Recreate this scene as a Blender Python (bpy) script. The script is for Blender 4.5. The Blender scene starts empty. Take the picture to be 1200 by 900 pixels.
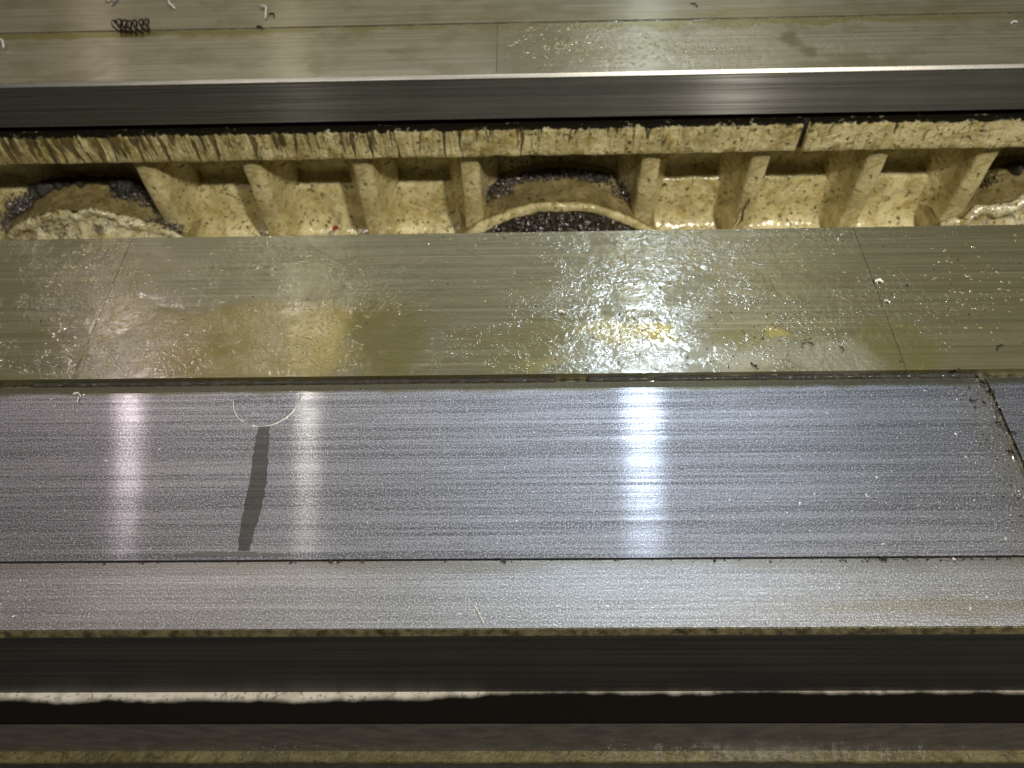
import bpy, bmesh, math, random
from mathutils import Vector, Matrix, noise
R = math.radians
rnd = random.Random(7)
S = bpy.context.scene
C = S.collection

# ------------------------------------------------------------------ camera
CAM_H = 0.45
PITCH, YAW, ROLL = R(54.744), R(2.0557), R(-2.2982)
FPX = 870.0
fw = Vector((-math.sin(YAW) * math.cos(PITCH), math.cos(YAW) * math.cos(PITCH), -math.sin(PITCH)))
rt0 = Vector((math.cos(YAW), math.sin(YAW), 0))
up0 = rt0.cross(fw)
rt = rt0 * math.cos(ROLL) + up0 * math.sin(ROLL)
up = rt.cross(fw)
cam = bpy.data.cameras.new('camera')
cam_ob = bpy.data.objects.new('camera', cam)
C.objects.link(cam_ob)
M = Matrix((rt, up, -fw)).transposed().to_4x4()
M.translation = (0, 0, CAM_H)
cam_ob.matrix_world = M
cam.sensor_width = 36
cam.lens = 36 * FPX / 1200
cam.clip_start = 0.01
cam.clip_end = 50
cam.dof.use_dof = True
cam.dof.focus_distance = 0.52
cam.dof.aperture_fstop = 8.5
S.camera = cam_ob


def on_z(px, py, z=0.0):
    """point of the place at height z that shows at px, py of the 1200x900 photograph"""
    d = fw + rt * ((px - 600) / FPX) + up * ((450 - py) / FPX)
    return Vector((0, 0, CAM_H)) + d * ((z - CAM_H) / d.z)


def on_y(px, py, y):
    d = fw + rt * ((px - 600) / FPX) + up * ((450 - py) / FPX)
    return Vector((0, 0, CAM_H)) + d * (y / d.y)


# ------------------------------------------------------------------ light
W = bpy.data.worlds.new('World')
S.world = W
W.use_nodes = True
W.node_tree.nodes['Background'].inputs[0].default_value = (1.0, 0.95, 0.80, 1)
W.node_tree.nodes['Background'].inputs[1].default_value = 0.042


def lamp(name, loc, target, sx, sy, power, col, spread=180):
    L = bpy.data.lights.new(name, 'AREA')
    L.shape = 'RECTANGLE'
    L.size, L.size_y = sx, sy
    L.energy = power
    L.color = col
    L.spread = R(spread)
    o = bpy.data.objects.new(name, L)
    C.objects.link(o)
    o.location = loc
    o.rotation_euler = (Vector(target) - Vector(loc)).to_track_quat('-Z', 'Y').to_euler()
    return o


lamp('work_lamp_over_operator', (0.72, -0.41, 1.50), (0.05, 0.6, -0.1), 0.11, 0.11, 30, (1.0, 0.93, 0.80))
lamp('small_lamp_over_operator', (-0.77, -0.41, 1.50), (-0.1, 0.6, -0.1), 0.10, 0.10, 6, (1.0, 0.93, 0.80))
lamp('workshop_lamp_cold', (0.448, 1.7, 1.9), (0, 0.25, 0), 0.125, 0.16, 17, (0.68, 0.82, 1.0))
lamp('workshop_lamp_warm', (-0.863, 1.7, 1.9), (-0.1, 0.25, 0), 0.042, 0.04, 3.6, (1.0, 0.96, 0.84))
lamp('workshop_lamp_rose', (-1.57, 1.7, 1.9), (-0.2, 0.25, 0), 0.045, 0.04, 5.0, (1.0, 0.84, 0.88))
lamp('added_broad_lamp', (-0.3, 3.4, 2.3), (0, 0.4, 0), 3.4, 1.2, 13, (1.0, 0.95, 0.85))  # added broad lamp with no known source, brightens the steel's reflections

S.view_settings.view_transform = 'Standard'
S.view_settings.look = 'None'
S.view_settings.exposure = 0.0
S.view_settings.gamma = 1.0
S.cycles.max_bounces = 8
S.cycles.use_denoising = True


# ------------------------------------------------------------------ node helpers
def with_streak(t, rough, amount, normal, color, along=(1, 0, 0), aniso=0.842, dist='BECKMANN'):
    """adds the crisp lengthwise-ground lobe: sharp along the grinding lines, long across them"""
    tg = t.n('ShaderNodeCombineXYZ', dict(enumerate(along))).outputs[0]
    g = t.n('ShaderNodeBsdfAnisotropic', {'Color': color, 'Roughness': rough, 'Anisotropy': aniso, 'Tangent': tg, 'Normal': normal},
            distribution=dist)
    mx = t.n('ShaderNodeMixShader', {0: amount})
    t.t.links.new(t.b.outputs[0], mx.inputs[1])
    t.t.links.new(g.outputs[0], mx.inputs[2])
    t.t.links.new(mx.outputs[0], t.t.nodes['Material Output'].inputs['Surface'])


class NT:
    def __init__(s, name):
        s.m = bpy.data.materials.new(name)
        s.m.use_nodes = True
        s.t = s.m.node_tree
        s.b = s.t.nodes['Principled BSDF']

    def put(s, sock, v):
        if hasattr(v, 'is_output'):
            s.t.links.new(v, sock)
        elif isinstance(v, (tuple, list)) and sock.type == 'RGBA' and len(v) == 3:
            sock.default_value = (*v, 1)
        else:
            sock.default_value = v

    def n(s, typ, ins=None, **props):
        nd = s.t.nodes.new(typ)
        for k, v in props.items():
            setattr(nd, k, v)
        for k, v in (ins or {}).items():
            s.put(nd.inputs[k], v)
        return nd

    def pos(s):
        return s.n('ShaderNodeTexCoord').outputs['Object']

    def scaled(s, v, sc, off=(0, 0, 0)):
        nd = s.n('ShaderNodeMapping', {'Vector': v, 'Scale': sc, 'Location': off})
        return nd.outputs[0]

    def noise(s, v, scale=1.0, detail=3.0, rough=0.55, dist=0.0):
        return s.n('ShaderNodeTexNoise', {'Vector': v, 'Scale': scale, 'Detail': detail, 'Roughness': rough,
                                          'Distortion': dist}).outputs['Fac']

    def noisec(s, v, scale=1.0, detail=2.0):
        return s.n('ShaderNodeTexNoise', {'Vector': v, 'Scale': scale, 'Detail': detail}).outputs['Color']

    def vor(s, v, scale, feature='F1', rand=1.0):
        return s.n('ShaderNodeTexVoronoi', {'Vector': v, 'Scale': scale, 'Randomness': rand}, feature=feature).outputs

    def math(s, op, a, b=0.0, c=0.0, clamp=False):
        nd = s.n('ShaderNodeMath', operation=op, use_clamp=clamp)
        for i, v in enumerate((a, b, c)):
            s.put(nd.inputs[i], v)
        return nd.outputs[0]

    def vm(s, op, a, b=(0, 0, 0)):
        nd = s.n('ShaderNodeVectorMath', operation=op)
        s.put(nd.inputs[0], a)
        s.put(nd.inputs[1], b)
        return nd.outputs['Value'] if op in ('LENGTH', 'DOT_PRODUCT') else nd.outputs['Vector']

    def ramp(s, v, a, b, lo=0.0, hi=1.0):
        nd = s.n('ShaderNodeMapRange', interpolation_type='SMOOTHSTEP', clamp=True)
        for k, x in zip(('Value', 'From Min', 'From Max', 'To Min', 'To Max'), (v, a, b, lo, hi)):
            s.put(nd.inputs[k], x)
        return nd.outputs['Result']

    def mix(s, f, a, b, mode='MIX'):
        nd = s.n('ShaderNodeMix', data_type='RGBA', blend_type=mode)
        s.put(nd.inputs[0], f)
        s.put(nd.inputs[6], a)
        s.put(nd.inputs[7], b)
        return nd.outputs[2]

    def sep(s, v):
        return s.n('ShaderNodeSeparateXYZ', {0: v}).outputs

    def bump(s, h, strength, dist, normal=None):
        ins = {'Height': h, 'Strength': strength, 'Distance': dist}
        if normal is not None:
            ins['Normal'] = normal
        return s.n('ShaderNodeBump', ins).outputs[0]

    def warp(s, v, scale, amp):
        c = s.noisec(v, scale)
        d = s.vm('SUBTRACT', c, (0.5, 0.5, 0.5))
        return s.vm('ADD', v, s.vm('MULTIPLY', d, (amp, amp, amp)))

    def stain(s, v, c, rx, ry, soft=0.25):
        d = s.vm('MULTIPLY', s.vm('SUBTRACT', v, (c[0], c[1], 0)), (1 / rx, 1 / ry, 0))
        return s.ramp(s.vm('LENGTH', d), 1 - soft, 1 + soft, 1.0, 0.0)

    def set(s, **kw):
        if 'Tangent' in kw:      # direction across the grinding lines
            kw['Tangent'] = s.n('ShaderNodeCombineXYZ', dict(enumerate(kw['Tangent']))).outputs[0]
        for k, v in kw.items():
            s.put(s.b.inputs[k.replace('_', ' ')], v)
        return s.m


def px_stain(t, v, px, py, rx, ry, soft):
    """stain on a level way, given where it lies and its half-size in photo pixels"""
    c = on_z(px, py)
    a, b = on_z(px + rx, py), on_z(px, py - ry)
    return t.stain(v, c, (a - c).length, (b - c).length, soft)


def brushed(name, lo, hi, rough, aniso, tangent, line=1.0, grain=1.0, oil=None, metallic=1.0, streak=0.35, srough=0.159, dist='BECKMANN', saniso=0.842):
    t = NT(name)
    p = t.pos()
    sc1 = (2.5, 420, 420)
    l1 = t.noise(t.scaled(p, sc1), 1.0, 3.0, 0.7)
    l2 = t.noise(t.scaled(p, (9, 1500, 1500), (3, 1, 7)), 1.0, 2.0, 0.6)
    blot = t.noise(p, 14.0, 4.0, 0.6)
    g = t.noise(p, 950.0, 1.0, 0.5)
    f = t.math('ADD', t.math('MULTIPLY', l1, 0.6), t.math('MULTIPLY', l2, 0.4))
    band = t.noise(t.scaled(p, (1.6, 75, 75), (2, 5, 0)), 1.0, 3.0, 0.6)
    f = t.math('ADD', t.math('MULTIPLY', f, 0.75), t.math('MULTIPLY', band, 0.25))
    f = t.ramp(f, 0.41, 0.60)
    col = t.mix(f, lo, hi)
    col = t.mix(t.ramp(blot, 0.35, 0.75, 0, 0.28), col, tuple(x * 0.72 for x in lo))
    gd = t.ramp(t.noise(t.scaled(p, (1, 1, 1), (.7, .2, .1)), 800.0, 1.0, 0.5), 0.50, 0.66)
    col = t.mix(t.math('MULTIPLY', gd, min(0.8, 0.55 * grain)), col, tuple(x * 0.55 for x in lo))
    gs = t.ramp(g, 0.50, 0.66)
    col = t.mix(t.math('MULTIPLY', gs, min(0.85, 0.7 * grain)), col, tuple(min(1, x * 1.55) for x in hi))
    if oil:
        col = oil(t, p, col)
    h = t.math('ADD', t.math('MULTIPLY', t.math('ADD', l1, l2), 0.5 * line), t.math('MULTIPLY', g, 1.3 * grain))
    nrm = t.bump(h, 0.4, 0.00045)
    r = t.math('ADD', t.math('MULTIPLY', t.math('SUBTRACT', l1, 0.5), -0.25 * line), rough)
    if streak:
        ln = t.bump(t.math('ADD', l1, l2), 0.12, 0.0002)
        with_streak(t, srough, streak, ln, t.mix(f, tuple(x * 0.35 for x in hi), tuple(min(1, x * 1.2) for x in hi)), dist=dist, aniso=saniso)
    return t.set(Base_Color=col, Metallic=metallic, Roughness=r, Anisotropic=aniso, Tangent=tangent, Normal=nrm)


VY, VZ = (0, 1, 0), (0, 0, 1)


def wide_oil(t, p, col):
    w = t.warp(p, 40, 0.012)
    y = t.sep(w)[1]
    back = t.ramp(y, 0.309, 0.3145)
    col = t.mix(t.math('MULTIPLY', back, 0.75), col, (0.16, 0.145, 0.06))
    joint = t.math('MULTIPLY', t.ramp(t.sep(w)[0], 0.30, 0.336, 0, 0.45), t.math('LESS_THAN', t.sep(p)[0], 0.335))
    return t.mix(joint, col, (0.30, 0.26, 0.18))


def strip_oil(t, p, col):
    w = t.warp(t.scaled(p, (0.25, 1, 1)), 60, 0.012)
    x, y, z = t.sep(w)
    edge = t.ramp(y, 0.168, 0.181, 0, 0.55)
    col = t.mix(edge, col, (0.20, 0.17, 0.10))
    s1 = t.ramp(t.math('ABSOLUTE', t.math('SUBTRACT', y, 0.150)), 0.002, 0.006, 1, 0)
    rightness = t.ramp(t.sep(p)[0], 0.10, 0.24, 0, 0.35)
    return t.mix(t.math('MULTIPLY', s1, rightness), col, (0.27, 0.22, 0.09))


M_WIDE = brushed('brushed_steel_wide', (0.158, 0.157, 0.164), (0.395, 0.39, 0.40), 0.46, 0.0, VY, 0.8, 1.0, wide_oil, streak=0.105, saniso=0.78)
M_STRIP = brushed('brushed_steel_strip', (0.35, 0.345, 0.34), (0.60, 0.59, 0.58), 0.40, 0.0, VY, 0.6, 0.8, strip_oil, streak=0)
M_FACE = brushed('ground_steel_face', (0.31, 0.31, 0.305), (0.52, 0.52, 0.51), 0.48, 0.6, VZ, 0.5, 0.15, streak=0.40, srough=0.26, dist='GGX', saniso=0.76)
M_CHAMFER = brushed('ground_steel_chamfer', (0.34, 0.33, 0.31), (0.60, 0.59, 0.55), 0.45, 0.3, VY, 0.3, 0.3, streak=0)
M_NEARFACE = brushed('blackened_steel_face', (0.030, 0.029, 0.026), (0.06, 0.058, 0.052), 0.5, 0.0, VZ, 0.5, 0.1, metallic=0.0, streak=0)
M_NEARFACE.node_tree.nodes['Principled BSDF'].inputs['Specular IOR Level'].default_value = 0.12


def oily(name, stains, base=(0.165, 0.16, 0.112), rip=1.0, smooth_left_of=None):
    """steel way wet with thin cutting oil: scratched metal below, rippled clear film above"""
    t = NT(name)
    p = t.pos()
    w = t.warp(t.warp(p, 28, 0.035), 120, 0.008)
    l1 = t.noise(t.scaled(p, (4, 260, 260)), 1.0, 5.0, 0.65)
    blot = t.noise(t.scaled(w, (1, 1.6, 1)), 16.0, 5.0, 0.6)
    col = t.mix(t.ramp(l1, 0.35, 0.65), tuple(x * 0.80 for x in base), tuple(x * 1.16 for x in base))
    col = t.mix(t.ramp(blot, 0.45, 0.70, 0, 0.65), col, (0.145, 0.13, 0.075))
    scr = t.noise(t.scaled(p, (2.2, 900, 900), (5, 0, 0)), 1.0, 1.0)
    col = t.mix(t.ramp(scr, 0.68, 0.74, 0, 0.35), col, (0.48, 0.45, 0.34))
    for (px, py, rx, ry, soft, c, a) in stains:
        m = px_stain(t, w, px, py, rx, ry, soft)
        col = t.mix(t.math('MULTIPLY', m, a), col, c)
    # film relief: ridges and droplets, in patches
    patch = t.ramp(t.noise(t.scaled(w, (0.8, 1.3, 1)), 15.0, 4.0, 0.6), 0.43, 0.60)
    patch2 = t.ramp(t.noise(t.scaled(w, (0.8, 1.2, 1), (3, 1, 0)), 22.0, 4.0, 0.6), 0.34, 0.60)
    pw = t.warp(t.scaled(p, (0.75, 1.0, 1)), 70, 0.010)
    rip0 = t.noise(t.scaled(pw, (0.5, 1.0, 1)), 120.0, 2.0, 0.5)
    rip1 = t.noise(pw, 250.0, 3.0, 0.6)
    rip2 = t.noise(t.scaled(pw, (0.6, 1.4, 1)), 600.0, 2.0, 0.6)
    drops = t.ramp(t.vor(pw, 300.0)[0], 0.10, 0.42, 1, 0)
    h = t.math('ADD', t.math('MULTIPLY', rip1, patch),
               t.math('ADD', t.math('MULTIPLY', rip2, t.math('MULTIPLY', patch2, 0.40)),
                      t.math('ADD', t.math('MULTIPLY', rip0, 0.55), t.math('MULTIPLY', drops, t.math('MULTIPLY', patch, 0.4)))))
    cst = rip
    if smooth_left_of is not None:
        cst = t.ramp(t.sep(p)[0], smooth_left_of - 0.002, smooth_left_of + 0.002, 0.10 * rip, rip)
    coatn = t.n('ShaderNodeBump', {'Height': h, 'Strength': t.math('MULTIPLY', cst, 0.7), 'Distance': 0.0008}).outputs[0]
    basen = t.bump(t.math('ADD', l1, rip2), 0.25, 0.0004)
    wet = t.n('ShaderNodeBump', {'Height': h, 'Strength': t.math('MULTIPLY', cst, 0.75), 'Distance': 0.0007}).outputs[0]
    with_streak(t, 0.28, 0.15, wet, t.mix(0.35, col, (0.60, 0.56, 0.38)), aniso=0.72, dist='GGX')
    return t.set(Base_Color=col, Metallic=0.55, Roughness=0.55, Anisotropic=0.3, Tangent=VY, Normal=basen,
                 Coat_Weight=1.0, Coat_Roughness=0.10, Coat_IOR=1.47, Coat_Tint=(1.0, 0.96, 0.78, 1), Coat_Normal=coatn)


OL, YE, DK, GR = (0.15, 0.135, 0.03), (0.36, 0.29, 0.045), (0.11, 0.10, 0.05), (0.36, 0.37, 0.36)
M_MID = oily('oily_steel_way', [
    (445, 395, 52, 48, 0.25, (0.14, 0.125, 0.045), 0.8), (300, 380, 110, 24, 0.45, (0.20, 0.165, 0.045), 0.7), (285, 424, 110, 24, 0.35, (0.18, 0.15, 0.04), 0.8),
    (620, 405, 60, 30, 0.6, OL, 0.35), (640, 425, 22, 8, 0.4, YE, 0.25), (790, 420, 130, 22, 0.4, GR, 0.55),
    (735, 392, 52, 13, 0.4, YE, 0.5), (770, 390, 18, 11, 0.3, YE, 0.7), (870, 400, 40, 9, 0.5, OL, 0.5),
    (910, 397, 14, 6, 0.4, YE, 0.5), (1055, 408, 52, 28, 0.2, OL, 0.45), (375, 400, 26, 36, 0.6, YE, 0.5),
    (985, 420, 50, 22, 0.3, GR, 0.4)])
M_REAR = oily('oily_steel_rear_way', [
    (930, 45, 10, 9, 0.5, DK, 0.8), (944, 62, 10, 7, 0.5, DK, 0.7), (625, 55, 60, 30, 0.6, (0.13, 0.12, 0.07), 0.7),
    (300, 33, 280, 6, 0.6, OL, 0.8), (90, 41, 140, 4, 0.5, OL, 0.8), (900, 25, 300, 5, 0.6, OL, 0.7)],
    base=(0.255, 0.24, 0.20), rip=0.8, smooth_left_of=-0.029)
M_REAR_BACK = oily('oily_steel_rear_plate', [(900, 16, 300, 5, 0.6, OL, 0.3)], base=(0.235, 0.22, 0.18), rip=0.10)


def cream(name, drips=False, dirt=0.5, base=(0.67, 0.605, 0.36), light=(0.82, 0.76, 0.53), scuff=False):
    t = NT(name)
    p = t.pos()
    w = t.warp(p, 50, 0.02)
    b1 = t.noise(w, 30.0, 5.0, 0.65)
    b2 = t.noise(w, 75.0, 4.0, 0.6)
    col = t.mix(t.ramp(b1, 0.35, 0.68), tuple(x * 0.8 for x in base), light)
    if scuff:
        sc = t.noise(t.scaled(t.warp(p, 60, 0.03), (55, 60, 150)), 1.0, 4.0, 0.65, 1.5)
        col = t.mix(t.ramp(sc, 0.50, 0.60, 0, 0.85), col, (0.10, 0.09, 0.075))
    col = t.mix(t.ramp(b2, 0.50, 0.66, 0, 0.7), col, (base[0] * 0.62, base[1] * 0.52, base[2] * 0.24))
    col = t.mix(t.ramp(t.noise(w, 40.0, 4.0), 0.55, 0.70, 0, 0.8 * dirt), col, (0.13, 0.11, 0.05))
    # grit stuck in the oil
    d = t.vor(t.warp(p, 120, 0.01), 105.0)[0]
    cl = t.ramp(t.noise(p, 26.0, 3.0), 0.42, 0.58)
    sp = t.math('MULTIPLY', t.ramp(d, 0.16, 0.27, 1, 0), cl)
    col = t.mix(t.math('MULTIPLY', sp, 0.9), col, (0.035, 0.03, 0.02))
    d2 = t.vor(t.warp(p, 160, 0.01), 300.0)[0]
    sp2 = t.math('MULTIPLY', t.ramp(d2, 0.12, 0.2, 1, 0), t.ramp(t.noise(p, 35.0, 2.0), 0.42, 0.55))
    col = t.mix(t.math('MULTIPLY', sp2, 0.75), col, (0.06, 0.05, 0.03))
    fl = t.noise(t.scaled(t.warp(p, 80, 0.02), (1, 1, 0.7)), 130.0, 3.0, 0.6)
    col = t.mix(t.ramp(fl, 0.585, 0.66, 0, 0.8), col, (0.12, 0.11, 0.045))
    fl2 = t.noise(t.scaled(t.warp(p, 70, 0.02), (1, 1, 1), (4, 2, 1)), 90.0, 4.0, 0.65)
    col = t.mix(t.ramp(fl2, 0.58, 0.70, 0, 0.6), col, (min(.85, base[0] * 1.35), min(.8, base[1] * 1.35), base[2] * 1.6))
    coat = 0.7
    spec = 0.5
    if drips:
        x, y, z = t.sep(t.warp(p, 55, 0.006))
        xs = t.n('ShaderNodeCombineXYZ', {0: x, 2: t.math('MULTIPLY', z, 0.10)}).outputs[0]
        dn = t.noise(xs, 105.0, 3.0, 0.7)
        top = t.ramp(z, -0.1, -0.066, 0.0, 0.045)
        left = t.ramp(t.sep(p)[0], -0.75, 0.45, 0.075, -0.06)
        v = t.math('ADD', t.math('ADD', dn, top), left)
        m = t.ramp(v, 0.575, 0.63)
        col = t.mix(t.math('MULTIPLY', m, 0.92), col, (0.035, 0.03, 0.018))
        v2 = t.ramp(t.math('ADD', t.noise(xs, 240.0, 2.0), left), 0.50, 0.60, 0, 0.5)
        col = t.mix(v2, col, (0.25, 0.19, 0.07))
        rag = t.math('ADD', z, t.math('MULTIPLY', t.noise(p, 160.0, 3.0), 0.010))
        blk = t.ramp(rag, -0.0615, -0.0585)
        col = t.mix(blk, col, (0.010, 0.009, 0.006))  # top edge blackened in the colour for the shadowed gap under the rail
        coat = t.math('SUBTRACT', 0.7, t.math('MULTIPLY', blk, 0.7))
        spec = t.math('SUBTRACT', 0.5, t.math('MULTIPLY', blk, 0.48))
    h = t.math('ADD', b2, t.math('MULTIPLY', t.noise(p, 260.0, 3.0), 0.35))
    nrm = t.bump(h, 0.9, 0.0032)
    cn = t.bump(t.noise(p, 120.0, 2.0), 0.5, 0.002)
    return t.set(Base_Color=col, Roughness=0.5, Normal=nrm, Specular_IOR_Level=spec, Coat_Weight=coat, Coat_Roughness=0.14, Coat_Normal=cn,
                 Coat_Tint=(1, 0.95, 0.72, 1))


M_CREAM = cream('oily_cream_paint')
M_FLANGE = cream('dripping_cream_paint', True, 0.6)
M_RIB = cream('cream_paint_rib', False, 0.4, (0.60, 0.54, 0.33), (0.74, 0.68, 0.46))
M_BARREL = cream('dark_cream_barrel', False, 1.0, (0.23, 0.195, 0.10), (0.34, 0.29, 0.16))  # darker olive base than the wall, with heavier blotches
M_BOSSFACE = cream('scuffed_cream_boss_face', False, 0.8, (0.74, 0.69, 0.50), (0.86, 0.83, 0.68), scuff=True)


def plain(name, col, rough, metallic=0.0, var=0.4, scale=60.0, coat=0.0, bumpd=0.001):
    t = NT(name)
    p = t.pos()
    b = t.noise(p, scale, 5.0, 0.6)
    c = t.mix(t.ramp(b, 0.3, 0.7), tuple(x * (1 - var) for x in col), tuple(min(1, x * (1 + var)) for x in col))
    return t.set(Base_Color=c, Roughness=rough, Metallic=metallic, Coat_Weight=coat, Coat_Roughness=0.1,
                 Normal=t.bump(t.noise(p, scale * 5, 3.0), 0.5, bumpd))


M_GRIME = plain('black_grime', (0.020, 0.017, 0.012), 0.65, 0, 0.6, 220, 0.08)
M_GROOVE = plain('oily_groove', (0.10, 0.085, 0.045), 0.4, 0.3, 0.7, 160, 0.8)
M_JOINT = plain('olive_joint_grime', (0.055, 0.048, 0.028), 0.5, 0.0, 0.7, 160, 0.5)
M_CAST = plain('dark_cast_iron', (0.05, 0.045, 0.035), 0.6)
M_GREYPAINT = plain('grey_brown_paint', (0.135, 0.12, 0.105), 0.5, 0, 0.25, 50)
M_FLOOR = plain('dark_floor_tone', (0.02, 0.018, 0.015), 0.7)
M_CHIP = plain('blued_steel_chip', (0.26, 0.23, 0.235), 0.25, 0.75, 0.6, 300)
M_CHIPDARK = plain('burnt_steel_chip', (0.05, 0.035, 0.025), 0.35, 0.8, 0.5, 300)
M_CHIPBRIGHT = plain('bright_steel_chip', (0.85, 0.82, 0.76), 0.35, 0.45, 0.15, 300)
M_DUST = plain('bright_metal_dust', (0.7, 0.69, 0.69), 0.42, 1.0, 0.2, 500)
M_RED = plain('red_paint_chip', (0.22, 0.02, 0.02), 0.5)
M_DROP = NT('yellow_oil_droplets').set(Base_Color=(0.30, 0.27, 0.16), Metallic=0.5, Roughness=0.45, Coat_Weight=1.0,
                                        Coat_Roughness=0.12, Coat_Tint=(1, 0.96, 0.78, 1))
M_FILM = brushed('dark_oil_film', (0.034, 0.034, 0.029), (0.072, 0.071, 0.062), 0.5, 0.0, VY, 0.3, 0.35, metallic=0.2, streak=0.03)
for _k, _v in (('Coat Weight', 1.0), ('Coat Roughness', 0.16)):
    M_FILM.node_tree.nodes['Principled BSDF'].inputs[_k].default_value = _v
M_PUDDLE = NT('thin_oil_film').set(Base_Color=(0.16, 0.155, 0.14), Metallic=0.8, Roughness=0.5, Coat_Weight=1.0,
                                     Coat_Roughness=0.2)


def ledge_mat():
    t = NT('grimy_white_ledge')
    p = t.pos()
    w = t.warp(t.scaled(p, (1, 1, 1)), 45, 0.006)
    x, y, z = t.sep(w)
    wav = t.math('MULTIPLY', t.noise(t.scaled(p, (1, 0, 0)), 13.0, 4.0), 0.009)
    right = t.ramp(t.sep(p)[0], -0.14, 0.02, 0.0, 0.0048)
    lim = t.math('ADD', y, t.math('SUBTRACT', wav, right))
    m = t.ramp(lim, 0.1335, 0.1390)
    sp = t.ramp(t.noise(p, 240.0, 3.0), 0.55, 0.65, 0, 0.7)
    wh = t.mix(sp, (0.60, 0.57, 0.51), (0.15, 0.13, 0.10))
    wh = t.mix(t.ramp(t.noise(p, 70.0, 4.0), 0.45, 0.65, 0, 0.6), wh, (0.36, 0.33, 0.27))
    return t.set(Base_Color=t.mix(m, (0.008, 0.007, 0.006), wh), Roughness=0.85, Specular_IOR_Level=t.math('MULTIPLY', m, 0.4))


M_LEDGE = ledge_mat()


# ------------------------------------------------------------------ mesh helpers
def obj(name, bm, mat, parent=None, smooth=False):
    me = bpy.data.meshes.new(name)
    bmesh.ops.recalc_face_normals(bm, faces=bm.faces)
    bm.to_mesh(me)
    bm.free()
    for mm in (mat if isinstance(mat, (list, tuple)) else [mat]):
        me.materials.append(mm)
    if smooth:
        for f in me.polygons:
            f.use_smooth = True
    o = bpy.data.objects.new(name, me)
    C.objects.link(o)
    o.parent = parent
    return o


def raw(name, verts, faces, mat, parent=None, smooth=False):
    me = bpy.data.meshes.new(name)
    me.from_pydata([tuple(v) for v in verts], [], faces)
    me.materials.append(mat)
    if smooth:
        for f in me.polygons:
            f.use_smooth = True
    o = bpy.data.objects.new(name, me)
    C.objects.link(o)
    o.parent = parent
    return o


def tag(o, label, cat=None, group=None, kind=None):
    o['label'] = label
    if cat:
        o['category'] = cat
    if group:
        o['group'] = group
    if kind:
        o['kind'] = kind
    return o


def box_bm(x0, x1, y0, y1, z0, z1, bev=0.0, seg=1):
    bm = bmesh.new()
    bmesh.ops.create_cube(bm, size=1, matrix=Matrix.Translation(((x0 + x1) / 2, (y0 + y1) / 2, (z0 + z1) / 2)) @
                          Matrix.Diagonal((x1 - x0, y1 - y0, z1 - z0, 1)))
    if bev:
        bmesh.ops.bevel(bm, geom=list(bm.edges), offset=bev, segments=seg, affect='EDGES', profile=0.6)
    return bm


def sweep_bm(profile, x0, x1, nx=1, amp=0.0, fr=30.0, closed=True, caps=True):
    """profile of (y, z) swept along x; amp gives cast-surface unevenness"""
    bm = bmesh.new()
    rows = []
    for i in range(nx + 1):
        x = x0 + (x1 - x0) * i / nx
        row = []
        for (y, z) in profile:
            v = Vector((x, y, z))
            if amp:
                n1 = noise.noise_vector(v * fr) * amp + noise.noise_vector(v * fr * 3.1) * amp * 0.4
                v = v + Vector((0, n1.y, n1.z))
            row.append(bm.verts.new(v))
        rows.append(row)
    m = len(profile)
    for i in range(nx):
        for j in range(m if closed else m - 1):
            k = (j + 1) % m
            bm.faces.new((rows[i][j], rows[i][k], rows[i + 1][k], rows[i + 1][j]))
    if closed and caps:
        bm.faces.new(rows[0][::-1])
        bm.faces.new(rows[-1])
    return bm


XL, XR = -1.0, 1.0
# ------------------------------------------------------------------ the machine bed
bed = bpy.data.objects.new('machine_bed', None)
C.objects.link(bed)
bed.location = (0, 0, 0)
tag(bed, 'oily machine tool bed with steel guideways either side of a cream ribbed channel', 'machine bed')

# front guideway: body, then the plates let into its top
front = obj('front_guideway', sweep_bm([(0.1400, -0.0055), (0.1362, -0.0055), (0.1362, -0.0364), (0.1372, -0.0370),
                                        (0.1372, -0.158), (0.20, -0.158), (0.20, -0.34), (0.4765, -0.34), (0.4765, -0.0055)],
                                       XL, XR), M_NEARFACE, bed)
front['label'] = 'dark ground front side of the near guideway'
grv = obj('groove_floor', sweep_bm([(0.1405, -0.0053), (0.1405, -0.0045), (0.476, -0.0045), (0.476, -0.0053)], XL, XR), M_GROOVE, front)


def plate(name, x0, x1, prof, mat, parent, label=None):
    """prof: (y,z) outline; ends get the same tiny bevel as the long edges"""
    bm = sweep_bm(prof, x0, x1)
    bmesh.ops.bevel(bm, geom=[e for e in bm.edges if e.is_manifold and abs(e.calc_face_angle(0)) > 0.9 and
                              max(v.co.z for v in e.verts) > -0.004], offset=0.0002 if name == 'wear_plate' else 0.0004, segments=2, affect='EDGES', profile=0.6)
    o = obj(name, bm, mat, parent)
    if label:
        o['label'] = label
    return o


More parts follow.
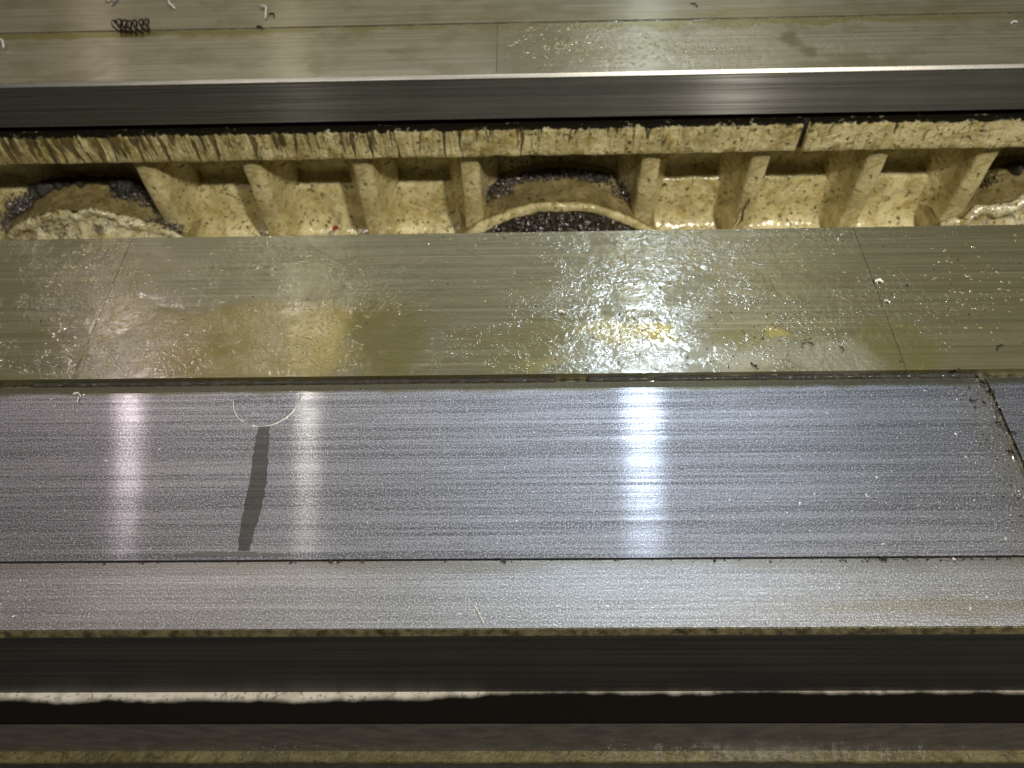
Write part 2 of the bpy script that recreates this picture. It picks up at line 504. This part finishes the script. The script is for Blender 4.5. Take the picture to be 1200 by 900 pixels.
zb = -0.0045
edge_strip = plate('edge_strip', XL, XR, [(0.1379, 0), (0.1805, 0), (0.1805, zb), (0.1379, zb)], M_STRIP, front,
                   'bright matt steel strip along the near edge')
obj('edge_bead', sweep_bm([(0.1377, -0.0003), (0.1377, -0.0050), (0.1345, -0.0050), (0.1345, -0.0040), (0.1372, -0.0006)], XL, XR, 1),
    M_GROOVE, front)
JX = 0.334
for x0, x1 in ((XL, JX - 0.0026), (JX + 0.0026, XR)):
    plate('way_plate', x0, x1, [(0.1820, 0), (0.3135, 0), (0.3205, -0.0022), (0.3205, zb), (0.1820, zb)], M_WIDE, front,
          'silver brushed way plate')
MJ = (XL, -0.3445, 0.2808, XR)
for a, b in zip(MJ, MJ[1:]):
    plate('wear_plate', a + 0.0002, b - 0.0002, [(0.3265, 0.0004), (0.4785, 0.0004), (0.4785, zb), (0.3265, zb)], M_MID, front,
          'oil-wet olive wear plate')
# grime lying in the groove and the plate joint
def grime_bead(name, a, b, w, z, seed, parent, mat, n=160, gaps=()):
    r = random.Random(seed)
    a, b = Vector(a), Vector(b)
    d = (b - a)
    nrm = Vector((-d.y, d.x, 0)).normalized()
    vs, fs = [], []
    for i in range(n + 1):
        p = a + d * (i / n)
        k = w * (0.55 + 0.6 * noise.noise(p * 90 + Vector((seed, 0, 0))) + 0.4 * r.random())
        if any(g0 < p.x < g1 for g0, g1 in gaps):
            k = w * 0.04
        for s, zz in ((-1, z), (-0.4, z + k * 0.35), (0.4, z + k * 0.35), (1, z)):
            q = p + nrm * s * k * 0.5
            vs.append((q.x, q.y, zz + 0.00005))
        if i:
            o = 4 * i
            fs += [(o - 4 + j, o - 3 + j, o + 1 + j, o + j) for j in range(3)]
    ob = raw(name, vs, fs, mat, parent, True)
    ob['kind'] = 'stuff'
    return ob


grime_bead('groove_grime', (XL, 0.3240, 0), (JX, 0.3240, 0), 0.0056, -0.0034, 3, front, M_GRIME, 700, ((0.02, 0.045), (-0.40, -0.38)))
grime_bead('joint_grime', (JX, 0.184, 0), (JX, 0.324, 0), 0.0062, -0.0016, 9, front, M_JOINT, 120)
grime_bead('gap_grime', (XL, 0.18125, 0), (XR, 0.18125, 0), 0.0012, -0.0022, 5, front, M_GRIME, 300)


# screw plug, flush with the plate, cut by the plate's back edge
pc = on_z(313, 467)
PR = 0.0245
bm = bmesh.new()
ring = []
for i in range(64):
    a = 2 * math.pi * i / 64
    v = Vector((pc.x + PR * math.cos(a), pc.y + PR * math.sin(a), 0.00025))
    v.y = min(v.y, 0.3134)
    ring.append(v)
top = [bm.verts.new(v) for v in ring]
bot = [bm.verts.new((pc.x + (v.x - pc.x) * 1.006, v.y, -0.001)) for v in ring]
bm.faces.new(top)
for i in range(64):
    j = (i + 1) % 64
    if (ring[i] - ring[j]).length > 1e-6:
        bm.faces.new((top[i], top[j], bot[j], bot[i]))
plug = obj('screw_plug', bm, M_WIDE, front)
vs, fs = [], []
r = random.Random(4)
nr = 0
for i in range(90):
    a = math.pi * (1.02 + 0.96 * i / 89)
    wv = 0.00010 + 0.0009 * max(0, noise.noise(Vector((a * 7 + 3, 0, 0)))) * (0.3 + r.random()) + 0.0002 * r.random()
    for k, zz in ((-1, 0.0003), (0, 0.0007), (1, 0.0001)):
        vs.append((pc.x + (PR + k * wv) * math.cos(a), pc.y + (PR + k * wv) * math.sin(a), zz))
    if i:
        o = 3 * i
        fs += [(o - 3, o - 2, o + 1, o), (o - 2, o - 1, o + 2, o + 1)]
raw('plug_burr', vs, fs, M_CHIPBRIGHT, front, True)

# rear guideway
rear = obj('rear_guideway', sweep_bm([(0.7152, -0.0045), (0.7152, -0.0520), (1.06, -0.0520), (1.06, -0.0045)], XL - .2, XR + .2), M_FACE, bed)
rear['label'] = 'dark ground front side of the far guideway'
SX = -0.029
for a, b in ((XL - .2, SX - 0.0003), (SX + 0.0003, XR + .2)):
    plate('wear_plate', a, b, [(0.7182, 0), (0.8155, 0), (0.8155, -0.0044), (0.7182, -0.0044)], M_REAR, rear)
obj('chamfer_strip', sweep_bm([(0.7180, -0.0001), (0.7152, -0.0029), (0.7152, -0.0044), (0.7180, -0.0044)], XL - .2, XR + .2), M_CHAMFER, rear)
plate('back_plate', XL - .2, XR + .2, [(0.8190, 0.0004), (1.06, 0.0004), (1.06, -0.0044), (0.8190, -0.0044)], M_REAR_BACK, rear)
grime_bead('groove_grime', (XL, 0.8172, 0), (XR, 0.8172, 0), 0.0042, -0.0012, 13, rear, M_GROOVE, 260)

# casting under the far guideway: wall and floor of the channel
prof = []
YW, ZF = 0.770, -0.262
for i in range(8):
    prof.append((YW + 0.016, -0.075 - i * (0.106 / 7)))
prof += [(YW + 0.0125, -0.1838), (YW + 0.006, -0.1846), (YW + 0.0025, -0.1855), (YW + 0.0006, -0.1880)]
for i in range(1, 6):
    prof.append((YW, -0.188 - i * (0.042 / 5)))
for i in range(1, 9):
    a = i / 8 * math.pi / 2
    prof.append((YW - 0.032 * (1 - math.cos(a)), -0.230 - 0.032 * math.sin(a)))
for i in range(1, 26):
    prof.append((YW - 0.032 - i * 0.0105, ZF - 0.012 * i / 25))
casting = obj('bed_casting', sweep_bm(prof, XL, XR, 320, 0.0016, 34, closed=False), M_CREAM, bed, True)
casting['label'] = 'cream painted channel wall and floor, oily and flecked with grit'
obj('casting_core', box_bm(XL, XR, 0.792, 1.05, -0.36, -0.068), M_CAST, casting)
# flange lip in two lengths with a gap
fprof = []
for i in range(9):
    fprof.append((0.7125, -0.0640 - 0.0355 * i / 8))
fprof += [(0.7140, -0.1015), (0.7165, -0.1022), (0.7700, -0.1022), (0.7850, -0.0640), (0.7160, -0.0622), (0.7135, -0.0628)]
for a, b, n in ((XL, 0.3105, 260), (0.3185, XR, 130)):
    obj('flange_lip', sweep_bm(fprof, a, b, n, 0.0012, 60), M_FLANGE, casting, True)

obj('gap_darkener', box_bm(0.3100, 0.3190, 0.719, 0.765, -0.1005, -0.064), M_GRIME, casting)  # dark block added in the gap, standing in for its shade


# ribs
def make_rib(seed):
    half = [(0.0, 0.7245), (0.0080, 0.7248), (0.0105, 0.7265), (0.0116, 0.7300), (0.0122, 0.7380), (0.0130, 0.7460),
            (0.0146, 0.7540), (0.0178, 0.7610), (0.0225, 0.7665), (0.0290, 0.7720), (0.0330, 0.7885)]
    out = [(-x, y) for x, y in reversed(half[1:])] + half
    out += [(0.033, 0.792), (-0.033, 0.792)]
    bm = bmesh.new()
    rows = []
    nz = 16
    for k in range(nz + 1):
        f = k / nz
        z = -0.1010 - 0.172 * f
        fl = max(0.0, (f - 0.72) / 0.28) ** 2
        row = []
        for (x, y) in out:
            front_f = max(0.0, (0.7705 - y) / 0.046)
            xx = x * (1 + 0.06 * f + 0.15 * fl)
            yy = y - front_f * 0.010 * fl
            v = Vector((xx, yy, z))
            nn = noise.noise_vector(v * 45 + Vector((seed * 7.7, 0, 0))) * 0.0013
            row.append(bm.verts.new(v + Vector((nn.x, nn.y * (1 if y < 0.77 else 0), 0))))
        rows.append(row)
    m = len(out)
    for k in range(nz):
        for j in range(m):
            i2 = (j + 1) % m
            bm.faces.new((rows[k][j], rows[k][i2], rows[k + 1][i2], rows[k + 1][j]))
    bm.faces.new(rows[0])
    bm.faces.new(rows[-1][::-1])
    return bm


for i, rx in enumerate((-0.458, -0.328, -0.196, -0.066, 0.150, 0.280, 0.4175, 0.546)):
    o = obj('rib', make_rib(i), M_RIB, casting, True)
    o.location.x = rx

# round bosses
RB, ZC = 0.178, -0.354
def lathe_arc(cx, seed, prof2, a0=0.24, a1=0.76, n=90, amp=0.0026):
    bm = bmesh.new()
    rows = []
    for i in range(n + 1):
        a = math.pi * (a0 + (a1 - a0) * i / n)
        row = []
        for (rr, y) in prof2:
            v = Vector((cx + rr * math.cos(a), y, ZC + rr * math.sin(a)))
            v += noise.noise_vector(v * 38 + Vector((seed, 0, 0))) * amp + noise.noise_vector(v * 110 + Vector((seed, 3, 0))) * amp * 0.6
            row.append(bm.verts.new(v))
        rows.append(row)
    for i in range(n):
        for j in range(len(prof2) - 1):
            bm.faces.new((rows[i][j], rows[i][j + 1], rows[i + 1][j + 1], rows[i + 1][j]))
    return bm


def make_boss(cx, seed, open_front):
    yw, yf = 0.790, 0.716
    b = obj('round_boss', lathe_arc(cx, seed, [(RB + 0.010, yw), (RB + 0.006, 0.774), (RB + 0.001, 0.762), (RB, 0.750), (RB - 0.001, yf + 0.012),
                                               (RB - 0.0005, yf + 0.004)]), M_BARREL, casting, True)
    rim = [(RB - 0.0005, yf + 0.004), (RB + 0.0006, yf + 0.001), (RB - 0.002, yf - 0.003), (RB - 0.008, yf - 0.004), (RB - 0.0125, yf - 0.001)]
    if open_front:
        rim += [(RB - 0.0135, yf + 0.012), (RB - 0.0145, yf + 0.040), (0.02, yf + 0.040)]
    else:
        rim += [(RB - 0.020, yf - 0.006), (RB - 0.045, yf - 0.022), (RB - 0.075, yf - 0.042), (RB - 0.11, yf - 0.07), (0.02, yf - 0.09)]
    obj('boss_rim', lathe_arc(cx, seed, rim, amp=0.0032 if open_front else 0.007), M_CREAM if open_front else M_BOSSFACE, casting, True)
    # black sludge in the corner between barrel and wall
    vs, fs = [], []
    n = 120
    for i in range(n + 1):
        a = math.pi * (0.27 + 0.46 * i / n)
        k = (0.012 if open_front else 0.017) * min(1.0, 8 * i / n, 8 * (n - i) / n) * max(0.05, 0.45 + 1.1 * noise.noise(Vector((a * 5 + seed, 0, 0))) + 0.4 * noise.noise(Vector((a * 19 + seed, 4, 0))))
        for m in range(6):
            b2 = math.pi * m / 5
            rr, y = RB + 0.004 + k * 1.1 * math.sin(b2), 0.776 - k * (1 - math.cos(b2)) * 1.0
            v = Vector((cx + rr * math.cos(a), y, ZC + rr * math.sin(a)))
            vs.append(v + noise.noise_vector(v * 150) * 0.0015)
        if i:
            o = 6 * i
            fs += [(o - 6 + q, o - 5 + q, o + 1 + q, o + q) for q in range(5)]
    g = raw('sludge_bead', vs, fs, M_GRIME, casting, True)
    g['kind'] = 'stuff'


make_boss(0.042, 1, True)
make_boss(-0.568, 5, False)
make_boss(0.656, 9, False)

# lower front: ledge, apron and lip below the near guideway
base = obj('base_ledge', sweep_bm([(0.1370, -0.1566), (0.1160, -0.1566), (0.1150, -0.1575), (0.1150, -0.162), (0.1990, -0.162), (0.1990, -0.1585), (0.137, -0.1585)],
                                  XL, XR), M_LEDGE, bed)
base['label'] = 'grimy ledge with worn white paint below the near guideway'
obj('apron', sweep_bm([(0.1158, -0.1622), (0.1158, -0.2868), (0.1980, -0.2868), (0.1980, -0.1622)], XL, XR, 40, 0.0004, 20), M_GREYPAINT, bed)
obj('base_lip', sweep_bm([(0.1158, -0.2870), (0.1075, -0.2870), (0.1062, -0.2885), (0.1065, -0.2990), (0.19, -0.2990), (0.19, -0.2870)],
                         XL, XR, 200, 0.0008, 60), cream('cream_paint_lip', False, 0.9, (0.085, 0.072, 0.036), (0.14, 0.12, 0.065)), bed)
dark_floor = obj('ground', box_bm(-3, 3, -3, 3.5, -0.62, -0.60), M_FLOOR)  # dark floor added below to keep low reflections dark
dark_floor['kind'] = 'structure'


# ------------------------------------------------------------------ swarf, dust and oil
def chip_strip(vs, fs, p, size, r, curl=None, flat=0.0):
    """one small curled chip: a bent ribbon of four quads"""
    ax = Vector((r.gauss(0, 1), r.gauss(0, 1), r.gauss(0, flat or 1))).normalized()
    t = ax.orthogonal().normalized()
    t = (Matrix.Rotation(r.random() * 6.28, 3, ax) @ t)
    b = ax.cross(t)
    R0 = size * r.uniform(0.35, 0.6)
    ang = curl or r.uniform(1.2, 4.0)
    wd = size * r.uniform(0.2, 0.45)
    o = len(vs)
    n = 4
    for i in range(n + 1):
        a = ang * i / n
        q = p + t * R0 * math.cos(a) + b * R0 * math.sin(a)
        vs.append(q - ax * wd / 2)
        vs.append(q + ax * wd / 2)
    for i in range(n):
        fs.append((o + 2 * i, o + 2 * i + 1, o + 2 * i + 3, o + 2 * i + 2))


def swarf(name, pts, sizes, seed, label, mat=None):
    r = random.Random(seed)
    vs, fs = [], []
    for p in pts:
        chip_strip(vs, fs, p, r.uniform(*sizes), r)
    return tag(raw(name, vs, fs, mat or M_CHIP), label, 'swarf', None, 'stuff')


def heap(cx, cy, cz, rx, ry, h, n, r):
    out = []
    for _ in range(n):
        a, k = r.random() * 6.283, math.sqrt(r.random())
        x, y = cx + rx * k * math.cos(a), cy + ry * k * math.sin(a)
        out.append(Vector((x, y, cz + h * (1 - k * k) * r.uniform(0.6, 1.05))))
    return out


r = random.Random(21)
# inside the open middle boss
pts = []
for _ in range(1500):
    a = math.pi * r.uniform(0.22, 0.78)
    rr = r.uniform(0.10, 0.1665)
    x, z = 0.042 + rr * math.cos(a), ZC + rr * math.sin(a)
    y = 0.706 + 0.006 * ((rr - 0.10) / 0.0665) ** 2 + r.gauss(0, 0.0015)
    pts.append(Vector((x, y, z)))
swarf('swarf_pile', pts, (0.0035, 0.009), 1, 'dark swarf packed inside the open round boss', M_CHIP)
# dark dirt behind those chips
bm = bmesh.new()
rows = []
for i in range(41):
    a = math.pi * (0.12 + 0.76 * i / 40)
    row = []
    for k in range(7):
        rr = 0.04 + 0.126 * k / 6
        v = Vector((0.042 + rr * math.cos(a), 0.708 + 0.007 * (k / 6) ** 1.5, ZC + rr * math.sin(a)))
        v.y += noise.noise(v * 70) * 0.004
        row.append(bm.verts.new(v))
    rows.append(row)
for i in range(40):
    for k in range(6):
        bm.faces.new((rows[i][k], rows[i][k + 1], rows[i + 1][k + 1], rows[i + 1][k]))
tag(obj('black_sludge', bm, plain('brown_black_sludge', (0.05, 0.042, 0.028), 0.5, 0, 0.7, 150, 0.5), None, True), 'black sludge under the chips in the middle round boss', 'sludge', None, 'stuff')


def along_boss(cx, a0, a1, n, y0, y1, lift, r):
    out = []
    for _ in range(n):
        a = math.pi * (r.uniform(a0, a1))
        y = r.uniform(y0, y1)
        rr = RB + 0.003 + abs(r.gauss(0, lift))
        out.append(Vector((cx + rr * math.cos(a), y, ZC + rr * math.sin(a))))
    return out


swarf('swarf_pile', along_boss(0.042, 0.60, 0.70, 220, 0.742, 0.770, 0.006, r) + along_boss(0.042, 0.42, 0.62, 260, 0.757, 0.770, 0.005, r),
      (0.003, 0.006), 2, 'dark swarf caught behind the middle boss, on its left shoulder', M_CHIP)
swarf('swarf_pile', along_boss(0.042, 0.30, 0.38, 160, 0.742, 0.768, 0.004, r) + along_boss(0.042, 0.38, 0.45, 60, 0.757, 0.770, 0.004, r),
      (0.003, 0.006), 3, 'dark swarf caught on the right shoulder of the middle boss', M_CHIP)
swarf('swarf_pile', along_boss(-0.568, 0.30, 0.44, 380, 0.740, 0.770, 0.006, r) + along_boss(-0.568, 0.27, 0.34, 220, 0.716, 0.755, 0.004, r),
      (0.003, 0.0075), 4, 'glinting swarf between the leftmost boss and its rib', M_CHIP)
swarf('swarf_pile', along_boss(-0.568, 0.62, 0.76, 420, 0.735, 0.770, 0.006, r), (0.003, 0.0075), 5,
      'dark bluish swarf at the far left edge, on the leftmost boss', M_CHIP)
swarf('swarf_pile', along_boss(0.656, 0.60, 0.74, 200, 0.745, 0.770, 0.004, r), (0.003, 0.006), 6,
      'black swarf behind the rightmost boss', M_CHIPDARK)

# loose grit on the channel floor and walls
pts = []
for _ in range(900):
    x = r.uniform(-0.62, 0.62)
    if r.random() < 0.55:
        pts.append(Vector((x, YW - 0.0015, -0.12 - 0.12 * r.random() ** 0.7)))
    else:
        a = r.random() * math.pi / 2
        pts.append(Vector((x, YW - 0.032 * (1 - math.cos(a)) - 0.003, -0.230 - 0.032 * math.sin(a) + 0.002)))
swarf('grit', pts, (0.0012, 0.0035), 8, 'dark metal grit stuck to the cream channel wall', M_CHIPDARK)

# bright metal dust on the brushed plates
def dust(name, regions, seed, label, mat, size=(0.00018, 0.0005)):
    rr = random.Random(seed)
    vs, fs = [], []
    for (x0, x1, y0, y1, n, z) in regions:
        for _ in range(n):
            p = Vector((rr.uniform(x0, x1), rr.uniform(y0, y1), z))
            s = rr.uniform(*size) * (1.0 if rr.random() < 0.96 else 2.0)
            nrm = Vector((rr.gauss(0, 0.35), rr.gauss(0, 0.35), 1)).normalized()
            t = nrm.orthogonal().normalized()
            t = Matrix.Rotation(rr.random() * 6.28, 3, nrm) @ t
            b = nrm.cross(t)
            o = len(vs)
            l = s * rr.uniform(0.5, 1.3)
            p.z += s * 0.5
            vs += [p - t * l - b * s * .4, p + t * l - b * s * .5, p + t * l * .8 + b * s * .5, p - t * l * .7 + b * s * .4]
            fs.append((o, o + 1, o + 2, o + 3))
    return tag(raw(name, vs, fs, mat), label, 'metal dust', None, 'stuff')


dust('metal_dust', [(-0.42, 0.46, 0.184, 0.312, 2600, 0.0001), (0.10, 0.40, 0.184, 0.312, 1600, 0.0001),
                    (-0.36, 0.40, 0.139, 0.18, 900, 0.0001), (0.28, 0.332, 0.19, 0.31, 350, 0.0001)], 31,
     'bright metal dust sprinkled over the brushed plates', M_DUST)
dust('dark_grit', [(0.04, 0.20, 0.330, 0.385, 90, 0.0005), (0.31, 0.332, 0.19, 0.318, 70, 0.0001), (-0.36, 0.46, 0.1795, 0.1818, 90, 0.0),
                   (0.10, 0.36, 0.1785, 0.1820, 120, 0.0), (-0.45, 0.45, 0.33, 0.475, 120, 0.0005),
                   (0.0, 0.40, 0.1345, 0.1375, 90, -0.003)], 32,
     'dark grit flecks lying on the oily plates and in their joints', M_GRIME, (0.0004, 0.0011))


# oil droplets on the wet plates
def droplets(name, specs, seed, label):
    rr = random.Random(seed)
    vs, fs = [], []
    for (px, py, sx, sy, n, smin, smax) in specs:
        for _ in range(n):
            q = on_z(rr.gauss(px, sx), rr.gauss(py, sy))
            if not ((0.328 < q.y < 0.477) or (0.722 < q.y < 0.813 and q.x > SX + .004)):
                continue
            s = smin + (smax - smin) * rr.random() ** 2.5
            ex = rr.uniform(0.9, 2.0)
            th = rr.gauss(0.0, 0.5)
            o = len(vs)
            z0 = 0.00042 if q.y < 0.6 else 0.00002
            for k, hh in ((1.0, 0.0), (0.72, 0.16), (0.35, 0.27)):
                for i in range(8):
                    a = 2 * math.pi * i / 8
                    x, y = s * k * ex * math.cos(a), s * k * math.sin(a)
                    vs.append((q.x + x * math.cos(th) - y * math.sin(th), q.y + x * math.sin(th) + y * math.cos(th), z0 + s * hh))
            vs.append((q.x, q.y, z0 + s * 0.3))
            for k in range(2):
                for i in range(8):
                    j = (i + 1) % 8
                    fs.append((o + k * 8 + i, o + k * 8 + j, o + k * 8 + 8 + j, o + k * 8 + 8 + i))
            for i in range(8):
                fs.append((o + 16 + i, o + 16 + (i + 1) % 8, o + 24))
    return tag(raw(name, vs, fs, M_DROP, None, True), label, 'oil droplets', None, 'stuff')


droplets('oil_droplets', [(760, 315, 75, 35, 750, 0.0003, 0.0013), (700, 350, 90, 40, 300, 0.0003, 0.0010),
                          (130, 350, 30, 50, 400, 0.0004, 0.0016), (165, 410, 40, 22, 500, 0.0003, 0.0009),
                          (372, 390, 22, 40, 450, 0.0004, 0.0015), (860, 310, 60, 25, 300, 0.0004, 0.0012),
                          (1140, 340, 40, 30, 120, 0.0004, 0.0013), (690, 55, 45, 14, 350, 0.0006, 0.0022),
                          (780, 60, 40, 12, 120, 0.0006, 0.002)], 51,
         'fine oil droplets standing on the wet wear plates')


# the dark oil run below the screw plug
def film(name, outline, z, label, mat, thick=0.00035):
    bm = bmesh.new()
    t = [bm.verts.new((v.x, v.y, z + thick)) for v in outline]
    c = Vector((sum(v.x for v in outline), sum(v.y for v in outline), 0)) / len(outline)
    b = [bm.verts.new((c.x + (v.x - c.x) * 1.01, c.y + (v.y - c.y) * 1.004, z)) for v in outline]
    bm.faces.new(t)
    for i in range(len(t)):
        j = (i + 1) % len(t)
        bm.faces.new((t[i], t[j], b[j], b[i]))
    return tag(obj(name, bm, mat), label, 'oil film')


def lerp_tab(tab, f):
    for (a, x), (b, y) in zip(tab, tab[1:]):
        if f <= b:
            return x + (y - x) * (f - a) / (b - a)
    return tab[-1][1]


lft, rgt = [], []
n = 140
for i in range(n + 1):
    f = i / n
    y = 500 + f * 145
    xl = lerp_tab(((0, 303), (.2, 297), (.4, 294), (.62, 287), (.85, 281), (1, 279)), f) + 1.5 * noise.noise(Vector((f * 17, 0, 0))) + 1.3 * noise.noise(Vector((f * 61, 3, 0)))
    xr = lerp_tab(((0, 316), (.2, 314.5), (.45, 312.5), (.65, 307), (.85, 298), (1, 292)), f) + 1.8 * noise.noise(Vector((f * 19, 9, 0))) + 1.5 * noise.noise(Vector((f * 70, 5, 0)))
    lft.append(on_z(xl, y))
    rgt.append(on_z(xr, y))
film('oil_run', lft + rgt[::-1], 0.00003, 'narrow dark oil run below the round screw plug', M_FILM)
o1 = [on_z(x, 646.5 + 4 * abs((x - 270) / 70) ** 2 + 1.0 * noise.noise(Vector((x * .08, 0, 0)))) for x in range(205, 336, 4)]
o2 = [on_z(x, 652.0) for x in range(335, 204, -4)]
film('oil_puddle', o1 + o2, 0.00003, 'thin dark oil puddle along the front edge of the brushed plate', M_PUDDLE, 0.0002)


# ------------------------------------------------------------------ single chips
def tube(name, pts, rad, mat, label, cat, flat=1.0, sides=6, group=None):
    vs, fs = [], []
    n = len(pts)
    prev = None
    for i, p in enumerate(pts):
        d = (pts[min(i + 1, n - 1)] - pts[max(i - 1, 0)]).normalized()
        u = (prev - d * prev.dot(d)).normalized() if prev else d.orthogonal().normalized()
        prev = u
        v = d.cross(u)
        k = rad * ((0.75 + 0.55 * noise.noise(p * 700)) if 0 < i < n - 1 else 0.35)
        for s in range(sides):
            a = 2 * math.pi * s / sides
            vs.append(p + u * math.cos(a) * k + v * math.sin(a) * k * flat)
    for i in range(n - 1):
        for s in range(sides):
            t = (s + 1) % sides
            fs.append((i * sides + s, i * sides + t, (i + 1) * sides + t, (i + 1) * sides + s))
    fs.append(tuple(range(sides))[::-1])
    fs.append(tuple((n - 1) * sides + s for s in range(sides)))
    return tag(raw(name, vs, fs, mat, None, True), label, cat, group)


# coiled chip
a, b = on_z(137, 39), on_z(179, 38)
pts = []
turns, rad = 6.6, 0.0072
for i in range(int(turns * 18)):
    f = i / (turns * 18 - 1)
    ang = f * turns * 2 * math.pi
    c = a.lerp(b, f) + Vector((0, 0.002 * math.sin(f * 9), rad + 0.0004))
    rr_ = rad * (1 - 0.12 * abs(f - .5) - 0.1 * noise.noise(Vector((f * 8, 3, 0))))
    pts.append(c + Vector((0.0016 * math.sin(ang * 2), rr_ * math.cos(ang) * 0.8, rr_ * math.sin(ang))))
tube('coiled_chip', pts, 0.0017, M_CHIPDARK, 'dark coiled spring-like chip lying on the far guideway', 'metal chip', 0.6)


def curl(px0, py0, px1, py1, z, rad, wide, mat, label, bow=0.3, name='metal_chip', lift=0.001):
    p, q = on_z(px0, py0, z), on_z(px1, py1, z)
    d = q - p
    nrm = Vector((-d.y, d.x, 0)) * bow
    pts = []
    for i in range(13):
        f = i / 12
        s = math.sin(f * math.pi)
        pts.append(p.lerp(q, f) + nrm * s * (0.6 + 0.5 * noise.noise(Vector((px0 * .3 + f * 4, 0, 0)))) +
                   Vector((0, 0, rad + lift * s)))
    return tube(name, pts, rad, mat, label, 'metal chip', wide)


curl(305, 9, 311, 24, 0.0004, 0.0020, 0.5, M_CHIPBRIGHT, 'bright curled chip right of the coiled one, on the far plate', 0.25, lift=0.004)
curl(199, 0, 206, 12, 0.0004, 0.0018, 0.5, M_CHIPBRIGHT, 'bright chip at the top edge above the coiled chip', -0.2, lift=0.004)
curl(0, 50, 5, 59, 0.0, 0.0022, 0.6, M_CHIPBRIGHT, 'bright chip at the far left end of the far guideway', 0.3, lift=0.004)
curl(316, 19, 322, 21, 0.0004, 0.0014, 0.6, M_CHIPDARK, 'tiny dark chip beside the bright curled chip', 0.4, lift=0.002)
curl(301, 33, 308, 35, 0.0, 0.0016, 0.6, M_CHIPDARK, 'short black chip on the groove of the far guideway', 0.2)
curl(124, 3, 131, 8, 0.0004, 0.0013, 0.8, M_CHIP, 'small grey ring-shaped chip at the top left edge', 1.2)
curl(809, 5, 817, 9, 0.0004, 0.0010, 0.8, M_CHIPDARK, 'thin dark sliver at the top edge of the far plate', 0.3)
curl(1184, 29, 1192, 27, 0.0, 0.0010, 0.7, M_CHIPBRIGHT, 'tiny bright chip at the right end of the far guideway', 0.3)
curl(86, 463, 95, 466, 0.0, 0.0009, 0.5, M_CHIPBRIGHT, 'small white bright chip on the back edge of the brushed plate', 0.5)
curl(92, 465, 91, 473, 0.0, 0.0008, 0.5, M_CHIPBRIGHT, 'white bright splinter crossing the chip on the back edge of the brushed plate', 0.2)
curl(654, 367, 661, 368, 0.0004, 0.0012, 0.6, M_CHIPBRIGHT, 'small bright chip in the middle of the oily wear plate', 0.3)
curl(1024, 332, 1034, 333, 0.0004, 0.0017, 0.6, M_CHIPBRIGHT, 'glossy bright chip on the joint of the oily wear plate', 0.4)
curl(1035, 354, 1042, 357, 0.0004, 0.0011, 0.6, M_CHIPBRIGHT, 'smaller glossy chip just below the one on the wear plate joint', 0.4)
curl(880, 425, 889, 433, 0.0004, 0.0006, 0.8, M_CHIPDARK, 'thin curved black sliver near the groove, right of centre', -0.25)
curl(983, 406, 986, 414, 0.0004, 0.0004, 0.8, M_CHIPDARK, 'hair-thin hooked sliver on the oily plate', 0.5)
curl(940, 404, 954, 405, 0.0004, 0.0005, 0.8, M_CHIPDARK, 'hair-thin wavy sliver left of the hooked one', 0.3)
curl(1168, 412, 1176, 405, 0.0004, 0.0006, 0.8, M_CHIPDARK, 'thin dark sliver at the right end of the oily wear plate', 0.3)
curl(1119, 437, 1126, 436, 0.0004, 0.0014, 0.8, M_CHIPDARK, 'black crumb on the groove left of the plate joint', 0.2)
for k, (x, y, s) in enumerate(((1150, 449, .0016), (1160, 460, .0014), (1171, 478, .0010), (1169, 496, .0010), (1183, 530, .0013), (1187, 507, .0008))):
    curl(x - 3, y, x + 3, y + 3, 0.0, s, 0.8, M_CHIPDARK if k != 2 else M_CHIP,
         ['largest black crumb at the top of the plate joint', 'black crumb second from the top of the plate joint',
          'grey crumb third down the plate joint', 'black crumb left of the plate joint, alone on the steel',
          'lowest black crumb on the plate joint', 'tiny dark crumb between the grey and lowest crumbs of the joint'][k], 0.3)
curl(555, 709, 567, 731, 0.0, 0.0008, 0.6, M_CHIPBRIGHT, 'fine bright straight splinter on the near edge strip', 0.03, name='steel_splinter', lift=0.0)

# splinter against the rib, red flake, black crumbs in the channel
p0, p1 = on_y(878, 231, 0.722), on_y(865, 264, 0.716)
pts = [p0.lerp(p1, i / 8) + Vector((0.0015 * math.sin(i * 1.3), -0.001, 0)) for i in range(9)]
tube('steel_splinter', pts, 0.0014, M_CHIPDARK, 'dark splinter leaning on the front of a cream rib', 'metal chip')
def flake(name, p, s, mat, label, seed, cat='flake'):
    r2 = random.Random(seed)
    bm = bmesh.new()
    bmesh.ops.create_icosphere(bm, subdivisions=1, radius=s)
    for v in bm.verts:
        v.co = Vector((v.co.x * r2.uniform(.7, 1.3), v.co.y * r2.uniform(.7, 1.2), v.co.z * r2.uniform(.4, .7))) + p
    return tag(obj(name, bm, mat), label, cat)


flake('paint_flake', on_y(393, 267, 0.742), 0.0052, M_RED, 'dark red flake on the channel floor', 1)
flake('metal_crumb', on_y(1053, 256, 0.748), 0.0025, M_GRIME, 'black crumb in the bay between the two rightmost ribs', 2, 'metal chip')
flake('metal_crumb', on_y(285, 260, 0.742), 0.0022, M_CHIP, 'grey glinting crumb beside the foot of a left rib', 3, 'metal chip')
